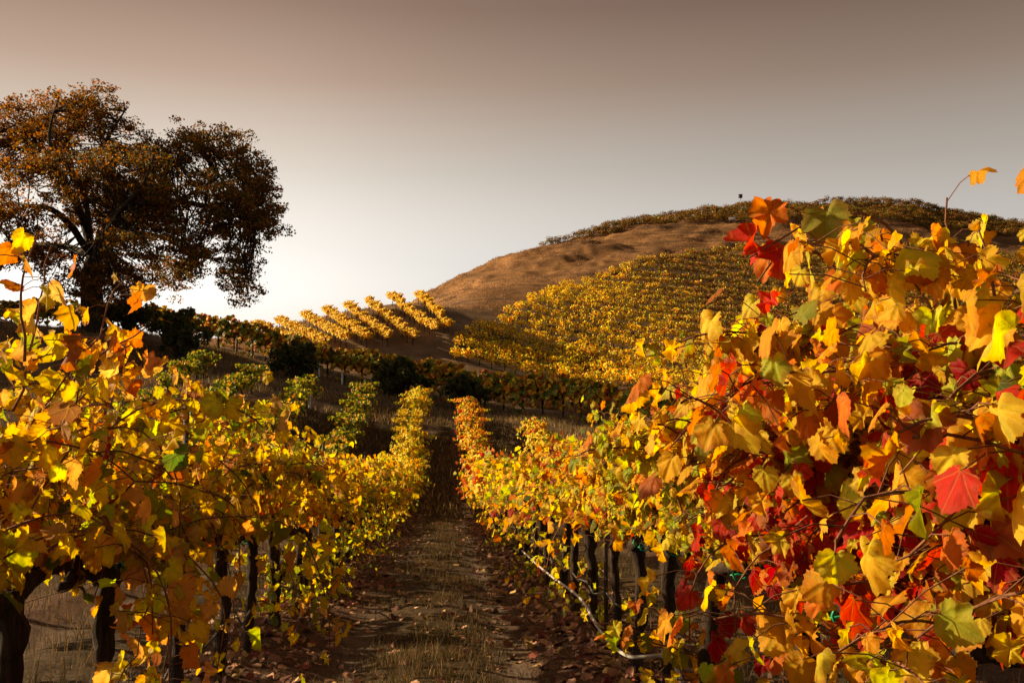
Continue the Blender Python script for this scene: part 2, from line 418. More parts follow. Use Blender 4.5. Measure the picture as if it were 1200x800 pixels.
T0, T1, T2 = templates(0, 1, 9), templates(1, 2, 5), templates(2, 3, 4)
def leaf_mesh(name, pos, nrm, tip, size, col, tmpl, mat, rng):
    pos = np.asarray(pos); m = len(pos)
    nrm = nrm / (np.linalg.norm(nrm, axis=1)[:, None] + 1e-9)
    tip = tip - nrm * (tip * nrm).sum(1)[:, None]; tip /= np.linalg.norm(tip, axis=1)[:, None] + 1e-9
    X = np.cross(tip, nrm)
    pick = rng.integers(0, len(tmpl), m)
    Vs, Fs, Ts, Bs = [], {3: [], 4: []}, [], []; off = 0
    for k, (tv, tf, tb) in enumerate(tmpl):
        ii = np.where(pick == k)[0]
        if not len(ii): continue
        q = len(tv); s = size[ii][:, None, None]
        asp = rng.uniform(.85, 1.12, (len(ii), 1, 1)); zz = rng.uniform(.3, 1.7, (len(ii), 1, 1))
        V = pos[ii][:, None] + s * (X[ii][:, None] * tv[None, :, :1] * asp + tip[ii][:, None] * tv[None, :, 1:2] + nrm[ii][:, None] * tv[None, :, 2:] * zz)
        Vs.append(V.reshape(-1, 3)); Ts.append(np.repeat(col[ii], q, 0)); Bs.append(np.tile(tb, (len(ii), 1)))
        base = off + np.arange(len(ii))[:, None, None] * q
        for f in tf: Fs[f.shape[1]].append((f[None] + base).reshape(-1, f.shape[1]))
        off += len(ii) * q
    return make_mesh(name, np.concatenate(Vs), [np.concatenate(f) for f in Fs.values() if f], mat, np.concatenate(Ts), np.concatenate(Bs))

PAL = dict(
    yellow=(.76, .51, .03), gold=(.74, .36, .015), orange=(.62, .17, .012), lime=(.50, .49, .035), olive=(.24, .25, .03),
    green=(.085, .13, .02), red=(.52, .028, .010), crimson=(.30, .006, .010), rust=(.40, .12, .03), peach=(.66, .36, .10), brown=(.22, .10, .045))
def pick_cols(rng, weights, m, jitter=.16):
    ks = list(weights); w = np.array([weights[k] for k in ks], float); w /= w.sum()
    c = np.array([PAL[k] for k in ks])[rng.choice(len(ks), m, p=w)]
    c = c * rng.lognormal(0, jitter, (m, 1)) * rng.lognormal(0, .06, (m, 3))
    return np.clip(c, 0, .9)

# ------------------------------------------------------------------ grapevines
def unit(v): return v / (np.linalg.norm(v) + 1e-9)
def grow_cane(rng, start, d, length, step=.07, wob=.16, sag=.0, lim=None):
    pts = [np.array(start, float)]; d = unit(np.array(d, float)); L_ = 0
    while L_ < length:
        d = unit(d + rng.normal(0, wob, 3) * np.array([1, 1, .5]) + np.array([0, 0, -sag * (L_ / max(length, .1)) ** 2]))
        pts.append(pts[-1] + d * step); L_ += step
    return np.array(pts)
def cane_leaves(rng, pts, Ls, spacing, smin, smax, pet=(.04, .13), skip=.06, out=None, up=.35):
    seg = np.linalg.norm(np.diff(pts, axis=0), axis=1); s = np.r_[0, np.cumsum(seg)]
    q = np.arange(skip, s[-1] + .001, spacing)
    if not len(q): return
    q = q + rng.normal(0, spacing * .2, len(q))
    node = np.c_[[np.interp(q, s, pts[:, k]) for k in range(3)]].T
    t = q / s[-1]
    ang = rng.random(len(q)) * 2 * pi
    dirh = np.c_[np.cos(ang) * 1.25, np.sin(ang) * .9, rng.normal(.1, .35, len(q))]
    pos = node + dirh * rng.uniform(pet[0], pet[1], (len(q), 1))
    side = np.sign(pos[:, 0] - (0 if out is None else out) + rng.normal(0, .12, len(q)))
    nrm = np.c_[side * rng.uniform(.4, 1.2, len(q)), rng.normal(0, .55, len(q)), rng.normal(up, .45, len(q))]
    tip = np.c_[dirh[:, 0] * .5, dirh[:, 1] * .5, rng.normal(-.9, .45, len(q))]
    size = rng.uniform(smin, smax, len(q)) * (1 - .28 * np.clip(t - .45, 0, 1) / .55)
    Ls.append((pos, nrm, tip, size, t, node))
def gather(Ls):
    return [np.concatenate([l[k] for l in Ls]) for k in range(6)]

def vine_geometry(rng, ncane=13, clen=(.85, 1.3), cordon=.57, spread=.28, lat=5, leaf=(.052, .104), spacing=.028, extra=(), hang=2, ch=.97, sucker=0, hang_len=(.6, 1.0)):
    canes, Ls = [], []
    for i in range(ncane):
        y = -cordon + 2 * cordon * (i + rng.random() * .8) / ncane
        sx = rng.normal(0, .05)
        d = (rng.normal(0, spread), rng.normal(0, .2), 1.0)
        c = grow_cane(rng, (sx, y, ch + .04), d, rng.uniform(*clen), sag=.35)
        canes.append((c, .0048)); cane_leaves(rng, c, Ls, spacing, *leaf)
        for _ in range(lat):
            k = rng.integers(2, len(c)); sd_ = rng.choice([-1, 1])
            l = grow_cane(rng, c[k], (sd_ * rng.uniform(.4, 1.1), rng.normal(0, .6), rng.uniform(-.2, .5)), rng.uniform(.14, .34), step=.05, sag=.3)
            canes.append((l, .0028)); cane_leaves(rng, l, Ls, spacing * .95, leaf[0] * .75, leaf[1] * .85, skip=.03)
    for _ in range(hang):
        sd_ = rng.choice([-1, 1])
        c = grow_cane(rng, (sd_ * .05, rng.uniform(-cordon, cordon), ch + .1), (sd_ * 1.0, rng.normal(0, .5), .55), rng.uniform(*hang_len), sag=1.1)
        canes.append((c, .004)); cane_leaves(rng, c, Ls, spacing * 1.1, *leaf)
    for _ in range(sucker):
        sd_ = rng.choice([-1, 1])
        c = grow_cane(rng, (0, rng.normal(0, .1), rng.uniform(.05, .6)), (sd_ * .8, rng.normal(0, .6), .5), rng.uniform(.35, .75), sag=.7)
        canes.append((c, .0035)); cane_leaves(rng, c, Ls, spacing, leaf[0] * .8, leaf[1] * .8)
    for e in extra:
        p = np.array(e["pts"], float)
        s = np.r_[0, np.cumsum(np.linalg.norm(np.diff(p, axis=0), axis=1))]
        q = np.linspace(0, s[-1], max(5, int(s[-1] / .06)))
        c = np.c_[[np.interp(q, s, p[:, k]) for k in range(3)]].T
        c[1:-1] = (c[:-2] + 2 * c[1:-1] + c[2:]) / 4
        c += rng.normal(0, .006, c.shape)
        canes.append((c, e.get("r", .0048))); cane_leaves(rng, c, Ls, e.get("spacing", .07), *(.84 * np.array(e.get("leaf", leaf))), skip=e.get("skip", .05), pet=e.get("pet", (.05, .11)))
    return canes, gather(Ls)
def trunk_points(rng, ch=.97, lean=.06):
    z = np.linspace(-.12, ch, 9)
    x = np.cumsum(rng.normal(0, lean * .28, 9)); y = np.cumsum(rng.normal(0, lean * .28, 9))
    x -= np.linspace(x[0], x[-1], 9) * .8; y -= np.linspace(y[0], y[-1], 9) * .8
    return np.c_[x, y, z]
def trunk_mesh(rng, ch=.97, r=.043, k=9):
    mb = MB(); p = trunk_points(rng, ch)
    rr = r * np.array([1.5, 1.25, 1.02, .95, .92, .93, 1.0, 1.15, 1.3])
    pp = np.c_[[np.interp(np.linspace(0, 8, 26), range(9), p[:, i]) for i in range(3)]].T
    rr = np.interp(np.linspace(0, 8, 26), range(9), rr) * rng.uniform(.86, 1.14, 26)
    mb.tube(pp, rr, k, rng, .22)
    return mb.mesh("trunk", M_BARK), p[-1]
def cordon_mesh(rng, head, half=.6, ch=.97, r=.034):
    mb = MB()
    for s in (-1, 1):
        q = np.linspace(0, 1, 12)
        p = np.c_[head[0] * (1 - q) + rng.normal(0, .008, 12), head[1] + s * (half + abs(head[1])) * q, ch - .04 + .07 * np.sin(q * 2.2) + rng.normal(0, .008, 12)]
        mb.tube(p, r * np.linspace(1.25, .6, 12) * rng.uniform(.85, 1.2, 12), 7, rng, .22)
        for k in range(1, 11):
            if rng.random() < .75:
                a = p[k] + [0, 0, r * .5]
                mb.tube([a, a + [rng.normal(0, .02), rng.normal(0, .02), .05], a + [rng.normal(0, .03), rng.normal(0, .03), .10]], [.019, .016, .009], 6, rng, .25)
    return mb.mesh("cordon", M_BARK)
def leaf_cols(rng, G, pal, red=None, edge=(.1, .85)):
    pos, nrm, tip, size, t, node = G
    m = len(pos)
    c = pick_cols(rng, pal["w"], m)
    # whole shoots turn together: low-frequency patches of a second palette
    if "patch" in pal:
        ph = rng.random(3) * 50
        f = vnoise(pos[:, 1] * 3.2 + ph[0], pos[:, 2] * 3.2 + ph[1]) + vnoise(pos[:, 1] * 8 + ph[2], pos[:, 2] * 8 + pos[:, 0] * 4) * .6
        for name, w, lo in pal["patch"]:
            c2 = pick_cols(rng, w, m); sel = f > lo if lo >= 0 else f < lo
            c[sel] = c2[sel]
    for b in (red or ()):
        cen, rad, w, prob = b
        dd = np.linalg.norm((pos - np.array(cen)) / np.array(rad), axis=1)
        sel = (dd + rng.normal(0, .25, m) < 1) & (rng.random(m) < prob)
        c2 = pick_cols(rng, w, m); c[sel] = c2[sel]
    return np.c_[c, rng.uniform(*edge, m)]

HOT = dict(red=5, crimson=3, rust=2, orange=2)
PAL_R = dict(w=dict(yellow=7, gold=6, lime=3.5, orange=.8, olive=1.0, rust=.25), patch=[("g", dict(olive=3, lime=5, green=2, yellow=1), .26), ("h", dict(red=3, orange=4, rust=1.5, gold=2.5, crimson=1.2), -.34)])
PAL_RN = dict(w=dict(yellow=7, gold=7, orange=1.6, lime=2.8, olive=.6, rust=.1), patch=[("g", dict(olive=3, lime=5, green=1.5, yellow=2), .30), ("h", dict(red=3, orange=5, rust=1, gold=3, crimson=.8), -.36)])
PAL_L = dict(w=dict(yellow=8, gold=3.2, lime=3, peach=1.5, orange=.6, olive=.8, rust=.3, brown=.2), patch=[("g", dict(olive=3, green=2.5, lime=3), .32), ("h", dict(peach=3, orange=1.5, rust=1, gold=3, red=.5), -.48)])
PAL_LN = dict(w=dict(yellow=7, gold=2.4, lime=3.2, peach=3.4, orange=.3, olive=1.0, rust=.15, brown=.25, green=.2), patch=[("g", dict(olive=3, green=3, lime=3), .36), ("h", dict(peach=4, orange=1.2, rust=.6, gold=2, red=.3), -.42)])
PAL_M = dict(w=dict(yellow=4, gold=5, lime=1.8, orange=2.2, olive=.8, rust=.6, red=.3), patch=[("g", dict(olive=3, lime=4, green=1), .34), ("h", dict(red=3, orange=3, crimson=1, rust=2), -.34)])
PAL_D = dict(w=dict(olive=5, green=3.5, lime=2.5, yellow=1, gold=.8, rust=.6))

def cane_mesh(c, r):
    mb = MB(); mb.tube(c, r * np.linspace(1.15, .55, len(c)), 5, cap=True)
    return mb.mesh("cane", M_CANE)
def petioles(mb, G, rng, every=1):
    pos, node = G[0][::every], G[5][::every]
    for a, b in zip(node, pos):
        mid = (a + b) / 2 + [0, 0, .012]
        mb.tube([a, mid, b], .0016, 3, cap=False)

def hero_vine(seed, x, y, pal, label, group, name="grapevine", red=None, extra=(), **kw):
    rng = np.random.default_rng(seed)
    root = empty(name, (x, y, g1(x, y)))
    tag(root, label, "grapevine", group)
    tm, head = trunk_mesh(rng); obj("trunk", tm, root)
    obj("cordon", cordon_mesh(rng, head), root)
    canes, G = vine_geometry(rng, extra=extra, **kw)
    big = [c for c in canes if c[1] > .0036]; small = [c for c in canes if c[1] <= .0036]
    for c, r in big: obj("cane", cane_mesh(c, r), root)
    cols = leaf_cols(rng, G, pal, red)
    fo = obj("foliage", leaf_mesh("foliage", *G[:4], cols, T0, M_LEAF, rng), root)
    mb = MB()
    for c, r in small: mb.tube(c, r, 4, cap=False)
    petioles(mb, G, rng)
    obj("leaf_stalks", mb.mesh("leaf_stalks", M_CANE), fo)
    for k in range(2):
        mb = MB(); yy = rng.uniform(-.5, .5); a = np.linspace(0, 2 * pi, 9); rr = .036
        mb.tube(np.c_[np.r_[np.cos(a) * rr, -rr - .008], yy + np.r_[a * .002, .02], .965 + np.r_[np.sin(a) * rr, -.012]], np.r_[np.full(9, .006), .003], 4)
        obj("tie", mb.mesh("tie", M_TIE), root)
    return root

def variant(seed, pal, level, name="grapevine", leafscale=1.0, **kw):
    """an unplaced vine: trunk, cordon, foliage"""
    rng = np.random.default_rng(seed)
    root = empty(name, (0, 0, 0))
    tm, head = trunk_mesh(rng, k=6); obj("trunk", tm, root)
    if level < 2: obj("cordon", cordon_mesh(rng, head), root)
    canes, G = vine_geometry(rng, **kw)
    G[3] = G[3] * leafscale
    cols = leaf_cols(rng, G, pal)
    low = (G[0][:, 2] < rng.normal(.72, .12, len(cols))) & (rng.random(len(cols)) < .8)
    if level == 1: cols[low, :3] = pick_cols(rng, dict(lime=7, olive=3, green=2.5, yellow=1.5), int(low.sum()))
    fo = obj("foliage", leaf_mesh("foliage", *G[:4], cols, (T0, T1, T2)[level], M_LEAF if level < 2 else M_LEAFLOW, rng), root)
    mb = MB()
    for c, r in canes: mb.tube(c[::2] if level else c, r, 3, cap=False)
    obj("leaf_stalks", mb.mesh("leaf_stalks", M_CANE), fo)
    return root
_used = set()
def place(proto, x, y, rz, sc, label, group):
    if proto.name in _used: r = copy_tree(proto)
    else: r = proto; _used.add(proto.name)
    r.location = (x, y, g1(x, y) - .02); r.rotation_euler = (0, 0, rz); r.scale = (sc[0], 1.3 if 'dull' in label else 1.0, sc[1])
    tag(r, label, "grapevine", group)
    return r

# ------------------------------------------------------------------ SETTING: the ground
def lines(bands):
    o = []
    for a, b, s in bands: o.append(np.arange(a, b, s))
    return np.concatenate(o)
gx = lines([(-3000, -400, 200), (-400, -120, 20), (-120, -30, 1.5), (-30, -6, .5), (-6, 6, .12), (6, 30, .5), (30, 180, 1.2), (180, 400, 10), (400, 3001, 200)])
gy = lines([(-3000, -100, 200), (-100, -10, 6), (-10, 2, .5), (2, 16, .12), (16, 60, .4), (60, 270, 1.0), (270, 460, 6), (460, 3001, 200)])
GX, GY = np.meshgrid(gx, gy)
GZ = ground(GX, GY)
ny, nx = GX.shape
ii = np.arange(ny - 1)[:, None] * nx + np.arange(nx - 1)[None]
FQ = np.stack([ii, ii + 1, ii + nx + 1, ii + nx], -1).reshape(-1, 4)
me = make_mesh("ground", np.c_[GX.ravel(), GY.ravel(), GZ.ravel()], [FQ], M_GROUND)
zn = zones(GX.ravel(), GY.ravel())
at = me.attributes.new("zone", 'FLOAT_COLOR', 'POINT')
at.data.foreach_set("color", np.c_[zn[0], zn[1], zn[2], np.ones(len(zn[0]))].astype(np.float32).ravel())
tag(obj("ground", me), kind="structure")

# ------------------------------------------------------------------ vines far up the hill (beyond the 300 largest): one mass
def blob_cloud(rng, cen, half, per, fs, cols):
    """leafy clumps: per faces round each centre"""
    m = len(cen); k = m * per
    q = rng.normal(0, 1, (k, 3)); q /= np.linalg.norm(q, axis=1)[:, None]; q *= rng.random((k, 1)) ** .4
    pos = np.repeat(cen, per, 0) + q * np.repeat(half, per, 0)
    nrm = q + rng.normal(0, .7, (k, 3)); nrm /= np.linalg.norm(nrm, axis=1)[:, None]
    a = rng.normal(0, 1, (k, 3)); a -= nrm * (a * nrm).sum(1)[:, None]; a /= np.linalg.norm(a, axis=1)[:, None]
    b = np.cross(nrm, a)
    s = rng.uniform(*fs, (k, 1))
    bend = nrm * s * rng.uniform(-.35, .35, (k, 1))
    V = np.stack([pos - a * s * .55, pos - b * s * rng.uniform(.35, .6, (k, 1)) + bend, pos + a * s * .6, pos + b * s * rng.uniform(.35, .6, (k, 1)) + bend], 1).reshape(-1, 3)
    F = np.arange(k * 4).reshape(-1, 4)
    return V, F, np.repeat(cols, 4, 0)
rng = np.random.default_rng(77)
HV = []                                               # x, y, along-dir, tone
u0 = unit(BL[3] - BL[1]); nrm2 = np.array([-u0[1], u0[0]])
if nrm2[1] < 0: nrm2 = -nrm2
for k in range(64):
    for s in np.arange(-40, 160, 1.15) + rng.uniform(0, 1.15):
        b = np.array([np.interp(BL[0, 0] + s, BL[:, 0], BL[:, 0]) if False else BL[0, 0] + s, 0.0])
        b[1] = np.interp(b[0], np.r_[BL[:, 0], 400], np.r_[BL[:, 1], BL[-1, 1]])
        p = b + np.array([0, 1]) * (1.2 + 4.3 * k) + rng.normal(0, .09, 2)
        HV.append((p[0], p[1], 0))
HV = np.array(HV); HV = HV[inpoly(HV[:, 0], HV[:, 1])]
CR = []                                               # crest vines along the skyline
for k in range(10):
    for (px0, py0, d0), (px1, py1, d1) in zip([(640, 290, 213), (750, 264, 225), (870, 248, 235), (1000, 243, 242), (1100, 250, 246), (1200, 271, 248)][:-1], [(750, 264, 225), (870, 248, 235), (1000, 243, 242), (1100, 250, 246), (1200, 271, 248), (1300, 300, 250)][:-1]):
        a, b = P(px0, py0, d0), P(px1, py1, d1)
        ln = np.linalg.norm((b - a)[:2])
        for s in np.arange(0, ln, .95):
            t = s / ln; x, y = (a + (b - a) * t)[:2]
            px = px0 + (px1 - px0) * t
            if k > 2.6 * 0 + np.interp(px, [640, 700, 800, 870, 1000, 1200], [1, 3, 5, 8, 9, 9]): continue
            CR.append((x + rng.normal(0, .2), y + 4.5 - 2.3 * k + rng.normal(0, .2), 1))
HV = np.r_[HV, np.array(CR)]
hz = ground(HV[:, 0], HV[:, 1])
m = len(HV)
vig = rng.uniform(.75, 1.12, m)
cen = np.c_[HV[:, 0], HV[:, 1], hz + 1.08 * vig]
half = np.c_[np.full(m, .74), np.full(m, .36), .56 * vig] * np.where(HV[:, 2] > 0, 1.3, 1.15)[:, None]
per = 125
c0 = pick_cols(rng, dict(yellow=8, gold=6, lime=4.5, olive=.8, orange=.8), m * per, .25)
c1 = pick_cols(rng, dict(gold=.7, rust=3, orange=.8, olive=3, brown=5, green=3), m * per, .3)
# upper right of the block has turned further
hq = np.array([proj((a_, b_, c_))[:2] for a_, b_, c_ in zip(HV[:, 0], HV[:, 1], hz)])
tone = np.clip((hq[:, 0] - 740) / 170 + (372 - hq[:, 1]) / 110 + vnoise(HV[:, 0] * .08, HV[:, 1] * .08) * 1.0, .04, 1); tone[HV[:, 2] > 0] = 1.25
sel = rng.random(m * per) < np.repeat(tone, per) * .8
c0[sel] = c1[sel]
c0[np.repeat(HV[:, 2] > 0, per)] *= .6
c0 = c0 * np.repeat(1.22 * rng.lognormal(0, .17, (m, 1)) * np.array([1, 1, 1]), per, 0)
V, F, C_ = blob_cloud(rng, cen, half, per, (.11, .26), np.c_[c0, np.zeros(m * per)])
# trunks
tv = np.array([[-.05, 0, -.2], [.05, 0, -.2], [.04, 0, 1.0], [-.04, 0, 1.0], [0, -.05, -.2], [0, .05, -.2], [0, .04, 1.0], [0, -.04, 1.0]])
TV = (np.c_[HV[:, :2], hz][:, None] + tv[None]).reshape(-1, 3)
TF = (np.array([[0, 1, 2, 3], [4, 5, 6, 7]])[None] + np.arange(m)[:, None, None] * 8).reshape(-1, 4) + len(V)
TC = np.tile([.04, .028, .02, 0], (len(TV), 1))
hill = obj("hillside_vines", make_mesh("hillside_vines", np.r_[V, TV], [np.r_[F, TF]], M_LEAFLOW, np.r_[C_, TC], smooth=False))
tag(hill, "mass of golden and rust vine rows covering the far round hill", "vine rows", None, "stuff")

# ------------------------------------------------------------------ rows on the ridge (seen against the sky)
protoT = [variant(300 + i, dict(w=dict(gold=3, yellow=8, orange=.4, lime=1)), 2, "grapevine", 1.5, ncane=17, lat=5, spacing=.07, hang=0, spread=.2, clen=(.6, .85), leaf=(.10, .15)) for i in range(3)]

rng = np.random.default_rng(9)
for ri, (a, b) in enumerate(RIDGE):
    a, b = P(*a)[:2], P(*b)[:2]; ln = np.linalg.norm(b - a); d = (b - a) / ln
    ang = math.atan2(d[1], d[0]) - pi / 2
    for k in range(10):
        s = -.8 + 1.6 * k
        if s > ln * (1.0 if ri < 2 else 1.12): break
        p = a + d * s
        place(protoT[rng.integers(3)], p[0], p[1], ang + pi * rng.integers(2), (1.0, rng.uniform(.9, 1.05)), "golden grapevine of the parallel rows coming over the left ridge against the sky", "grapevines in rows on the ridge").scale.y = 1.6

# ------------------------------------------------------------------ the row that crosses behind the alleys
protoH = [variant(400 + i, dict(w=dict(gold=4, yellow=3, olive=5, orange=1.5, rust=2.5, green=5)), 2, "grapevine", 2.0, ncane=12, lat=5, spacing=.09, hang=9, sucker=3, spread=.4, leaf=(.10, .15)) for i in range(3)]
HP3 = HP; seg = np.linalg.norm(np.diff(HP3, axis=0), axis=1); cs = np.r_[0, np.cumsum(seg)]
k = 0
for s in np.arange(1.0, cs[-1], 1.85):
    x, y = np.interp(s, cs, HP3[:, 0]), np.interp(s, cs, HP3[:, 1]); x2, y2 = np.interp(s + .5, cs, HP3[:, 0]), np.interp(s + .5, cs, HP3[:, 1])
    ang = math.atan2(y2 - y, x2 - x) - pi / 2
    r = place(protoH[rng.integers(3)], x, y, ang + pi * rng.integers(2), (1.25, rng.uniform(1.25, 1.5)), "shaded grapevine of the dark row crossing the slope behind the path", "grapevines in the crossing row")
    r.scale.y = 1.7

# ------------------------------------------------------------------ main rows and their neighbours
protoR = [variant(500 + i, PAL_R if i < 4 else PAL_M, 1, ncane=14, lat=4, spacing=.056, hang=5, sucker=3, leaf=(.07, .118), clen=(.6, .92)) for i in range(6)]
protoL = [variant(600 + i, PAL_L, 1, ncane=12, lat=4, spacing=.064, hang=5, sucker=(5, 12, 8, 14, 6, 10)[i], leaf=(.07, .118), clen=(.56, .92)) for i in range(6)]
protoF = [variant(700 + i, PAL_M if i < 3 else dict(w=dict(yellow=6, gold=3, lime=4, olive=1.5)), 2, "grapevine", 1.25, ncane=11, lat=4, spacing=.075, hang=4, sucker=2, leaf=(.10, .15), clen=(.6, 1.15)) for i in range(6)]
protoG = [variant(800 + i, PAL_D, 2, "grapevine", 1.35, ncane=12, lat=4, spacing=.08, hang=4, leaf=(.10, .15), clen=(.7, 1.05)) for i in range(3)]
rng = np.random.default_rng(21)
VS = 1.15
def row(x, y0, y1, near, far, split, labels, group, step=VS):
    y = y0
    while y < y1:
        pr = near[rng.integers(len(near))] if y < split else far[rng.integers(len(far))]
        if y > 12 and rng.random() < .04: y += step; continue
        lab = labels[0] if y < split else labels[1]
        place(pr, x + rng.normal(0, .03), y + rng.normal(0, .06), pi * rng.integers(2), (rng.uniform(.85, 1.2), rng.uniform(.86, 1.06)), lab, group[0] if y < split else group[1])
        y += step
R0 = 3.82; L0 = 3.70
row(RX, R0 + 4 * VS, 56, protoR, protoF[:3], 24, ("orange and gold grapevine in the middle of the row right of the path", "small orange grapevine far down the row right of the path"),
    ("grapevines in the middle of the right row", "grapevines at the far end of the right row"))
row(LX, L0 + 5 * VS, 61, protoL, protoF[3:], 24, ("bright yellow grapevine in the middle of the row left of the path", "small yellow grapevine far down the row left of the path"),
    ("grapevines in the middle of the left row", "grapevines at the far end of the left row"))
row(RX + SP, 8, 48, protoF, protoF, 0, ("", "golden grapevine in the second row right of the path"), ("", "grapevines in the second row right"), 1.45)
row(LX - SP, 5, 58, protoF, protoG, 26, ("yellow grapevine in the near part of the second row left of the path", "dull green grapevine in the second row left of the path"), ("grapevines near in the second left row", "grapevines far in the second left row"), 1.4)
row(LX - 2 * SP, 28, 55, protoG, protoG, 0, ("", "dull green grapevine in the third row left of the path"), ("", "grapevines in the third left row"), 1.4)
row(LX - 3 * SP, 34, 55, protoG, protoG, 0, ("", "dull green grapevine in the fourth row left of the path"), ("", "grapevines in the fourth left row"), 1.4)
row(LX - 4 * SP, 38, 57, protoG, protoG, 0, ("", "dull green grapevine in the fifth row left of the path"), ("", "grapevines in the fifth left row"), 1.4)

for pr in protoT + protoH + protoR + protoL + protoF + protoG:      # kinds that were never set out
    if pr.name not in _used:
        for c in list(pr.children_recursive): bpy.data.objects.remove(c)
        bpy.data.objects.remove(pr)
# ---- nearest vines, each its own
def loc(x0, y0, pts):
    """survey (px,py,depth) -> vine-local coordinates"""
    z0 = g1(x0, y0); o = []
    for p in pts:
        q = P(*p); o.append((q[0] - x0, q[1] - y0, q[2] - z0))
    return o
GR = "nearest grapevines right of the path"; GL = "nearest grapevines left of the path"
yR = [R0 + (i - 2) * VS for i in range(6)]          # 1.52 .. 7.27
hero_vine(11, RX, yR[0], PAL_RN, "grapevine cut off by the right edge with large shaded leaves and red patches", GR,
          ncane=28, lat=6, spacing=.025, spread=.2, red=[((-.2, 0, 1.5), (.6, .6, .5), HOT, .35)], hang=5, clen=(.78, 1.0))
x0, y0 = RX, yR[1]
hero_vine(12, x0, y0, PAL_RN, "tallest grapevine at the right with a shoot arching over the hill and red lower leaves", GR, ncane=34, lat=7, spread=.17, spacing=.023, clen=(.9, 1.2), hang=7,
          red=[((-.3, .5, 1.45), (.4, .4, .35), HOT, .75), ((-.3, .1, 1.1), (.5, .55, .28), HOT, .75), ((-.1, -.5, 1.5), (.4, .3, .25), HOT, .6)],
          extra=[dict(pts=loc(x0, y0, [(1075, 330, 2.75), (1045, 262, 2.7), (985, 248, 2.7), (930, 262, 2.68), (880, 300, 2.66)]), spacing=.055, leaf=(.11, .14)),
                 dict(pts=loc(x0, y0, [(1000, 330, 2.8), (950, 285, 2.75), (905, 290, 2.7), (890, 330, 2.7)]), spacing=.07, leaf=(.10, .13)),
                 dict(pts=loc(x0, y0, [(1120, 380, 2.8), (1112, 300, 2.8), (1108, 228, 2.8)]), spacing=.05, leaf=(.09, .13)),
                 dict(pts=loc(x0, y0, [(1050, 380, 2.8), (1040, 320, 2.8), (1030, 262, 2.8)]), spacing=.05, leaf=(.10, .14)),
                 dict(pts=loc(x0, y0, [(1180, 380, 2.6), (1160, 320, 2.6), (1150, 270, 2.6)]), spacing=.05, leaf=(.10, .14))])
x0, y0 = RX, yR[2]
hero_vine(13, x0, y0, PAL_RN, "grapevine with crimson leaves clustered in its middle, next down the row from the tallest", GR, ncane=22, lat=6, spread=.12, spacing=.025, hang=1, clen=(.68, .95),
          red=[((-.2, -.42, 1.5), (.42, .36, .32), dict(crimson=5, red=6), .92), ((-.25, -.35, 1.15), (.45, .4, .25), HOT, .7)],
          extra=[dict(pts=loc(x0, y0, [(900, 520, 3.7), (878, 440, 3.65), (868, 385, 3.6)]), spacing=.055, leaf=(.09, .12))])
x0, y0 = RX, yR[3]
hero_vine(14, x0, y0, dict(w=dict(yellow=5, gold=4, lime=4, orange=1.5, olive=1, peach=.3), patch=[("g", dict(lime=4, olive=2), .3)]), "golden and lime grapevine without red leaves, next down the row from the crimson one", GR, ncane=17, lat=6, spread=.16, hang=1, clen=(.55, .84))
x0, y0 = RX, yR[4]
hero_vine(15, x0, y0, dict(w=dict(yellow=5, gold=3, lime=5, olive=1.5, orange=1)), "yellow-green grapevine trailing a low leafy shoot out over the hose", GR, ncane=17, lat=6, spread=.16, hang=1, clen=(.55, .84),
          extra=[dict(pts=loc(x0, y0, [(840, 772, 5.2), (800, 740, 5.2), (765, 712, 5.2), (735, 705, 5.2)]), spacing=.034, leaf=(.09, .13)),
                 dict(pts=loc(x0, y0, [(860, 800, 5.1), (820, 770, 5.1), (780, 755, 5.0), (720, 750, 5.0), (690, 725, 5.0)]), spacing=.034, leaf=(.09, .13)),
                 dict(pts=loc(x0, y0, [(850, 770, 5.0), (800, 800, 4.9), (750, 790, 4.9)]), spacing=.034, leaf=(.09, .13))])
x0, y0 = RX, yR[5]
hero_vine(16, x0, y0, PAL_R, "grapevine with a dark red leaf clump near the top and red leaves at its base", GR, ncane=17, lat=6, spread=.16, hang=1, clen=(.55, .84),
          red=[((-.2, .1, 1.75), (.35, .3, .2), dict(crimson=5, red=3), .6), ((-.25, .1, 1.1), (.4, .5, .3), HOT, .6)])
yL = [L0 + (i - 1) * VS for i in range(6)]          # 2.55 .. 8.3
x0, y0 = LX, yL[0]
hero_vine(31, x0, y0, PAL_LN, "peach and yellow grapevine cut off by the left edge with tall shoots before the oak", GL, ncane=12, lat=4, hang=3, spacing=.042, clen=(.85, 1.08),
          red=[((.2, .5, 1.5), (.5, .35, .2), HOT, .35)],
          extra=[dict(pts=loc(x0, y0, [(30, 420, 3.3), (22, 330, 3.3), (45, 275, 3.3)]), spacing=.06, leaf=(.10, .13))])
x0, y0 = LX, yL[1]
hero_vine(32, x0, y0, PAL_LN, "shaded grapevine with a leaning black trunk at the lower left corner", GL, ncane=11, lat=4, spacing=.042, hang=6, hang_len=(.9, 1.5), clen=(.9, 1.25),
          extra=[dict(pts=loc(x0, y0, [(20, 480, 3.6), (40, 380, 3.6), (58, 285, 3.55)]), spacing=.075, leaf=(.10, .13), skip=.2),
                 dict(pts=loc(x0, y0, [(50, 480, 3.6), (110, 420, 3.6), (150, 400, 3.6), (172, 385, 3.6)]), spacing=.16, leaf=(.09, .11), skip=.5)])
x0, y0 = LX, yL[2]
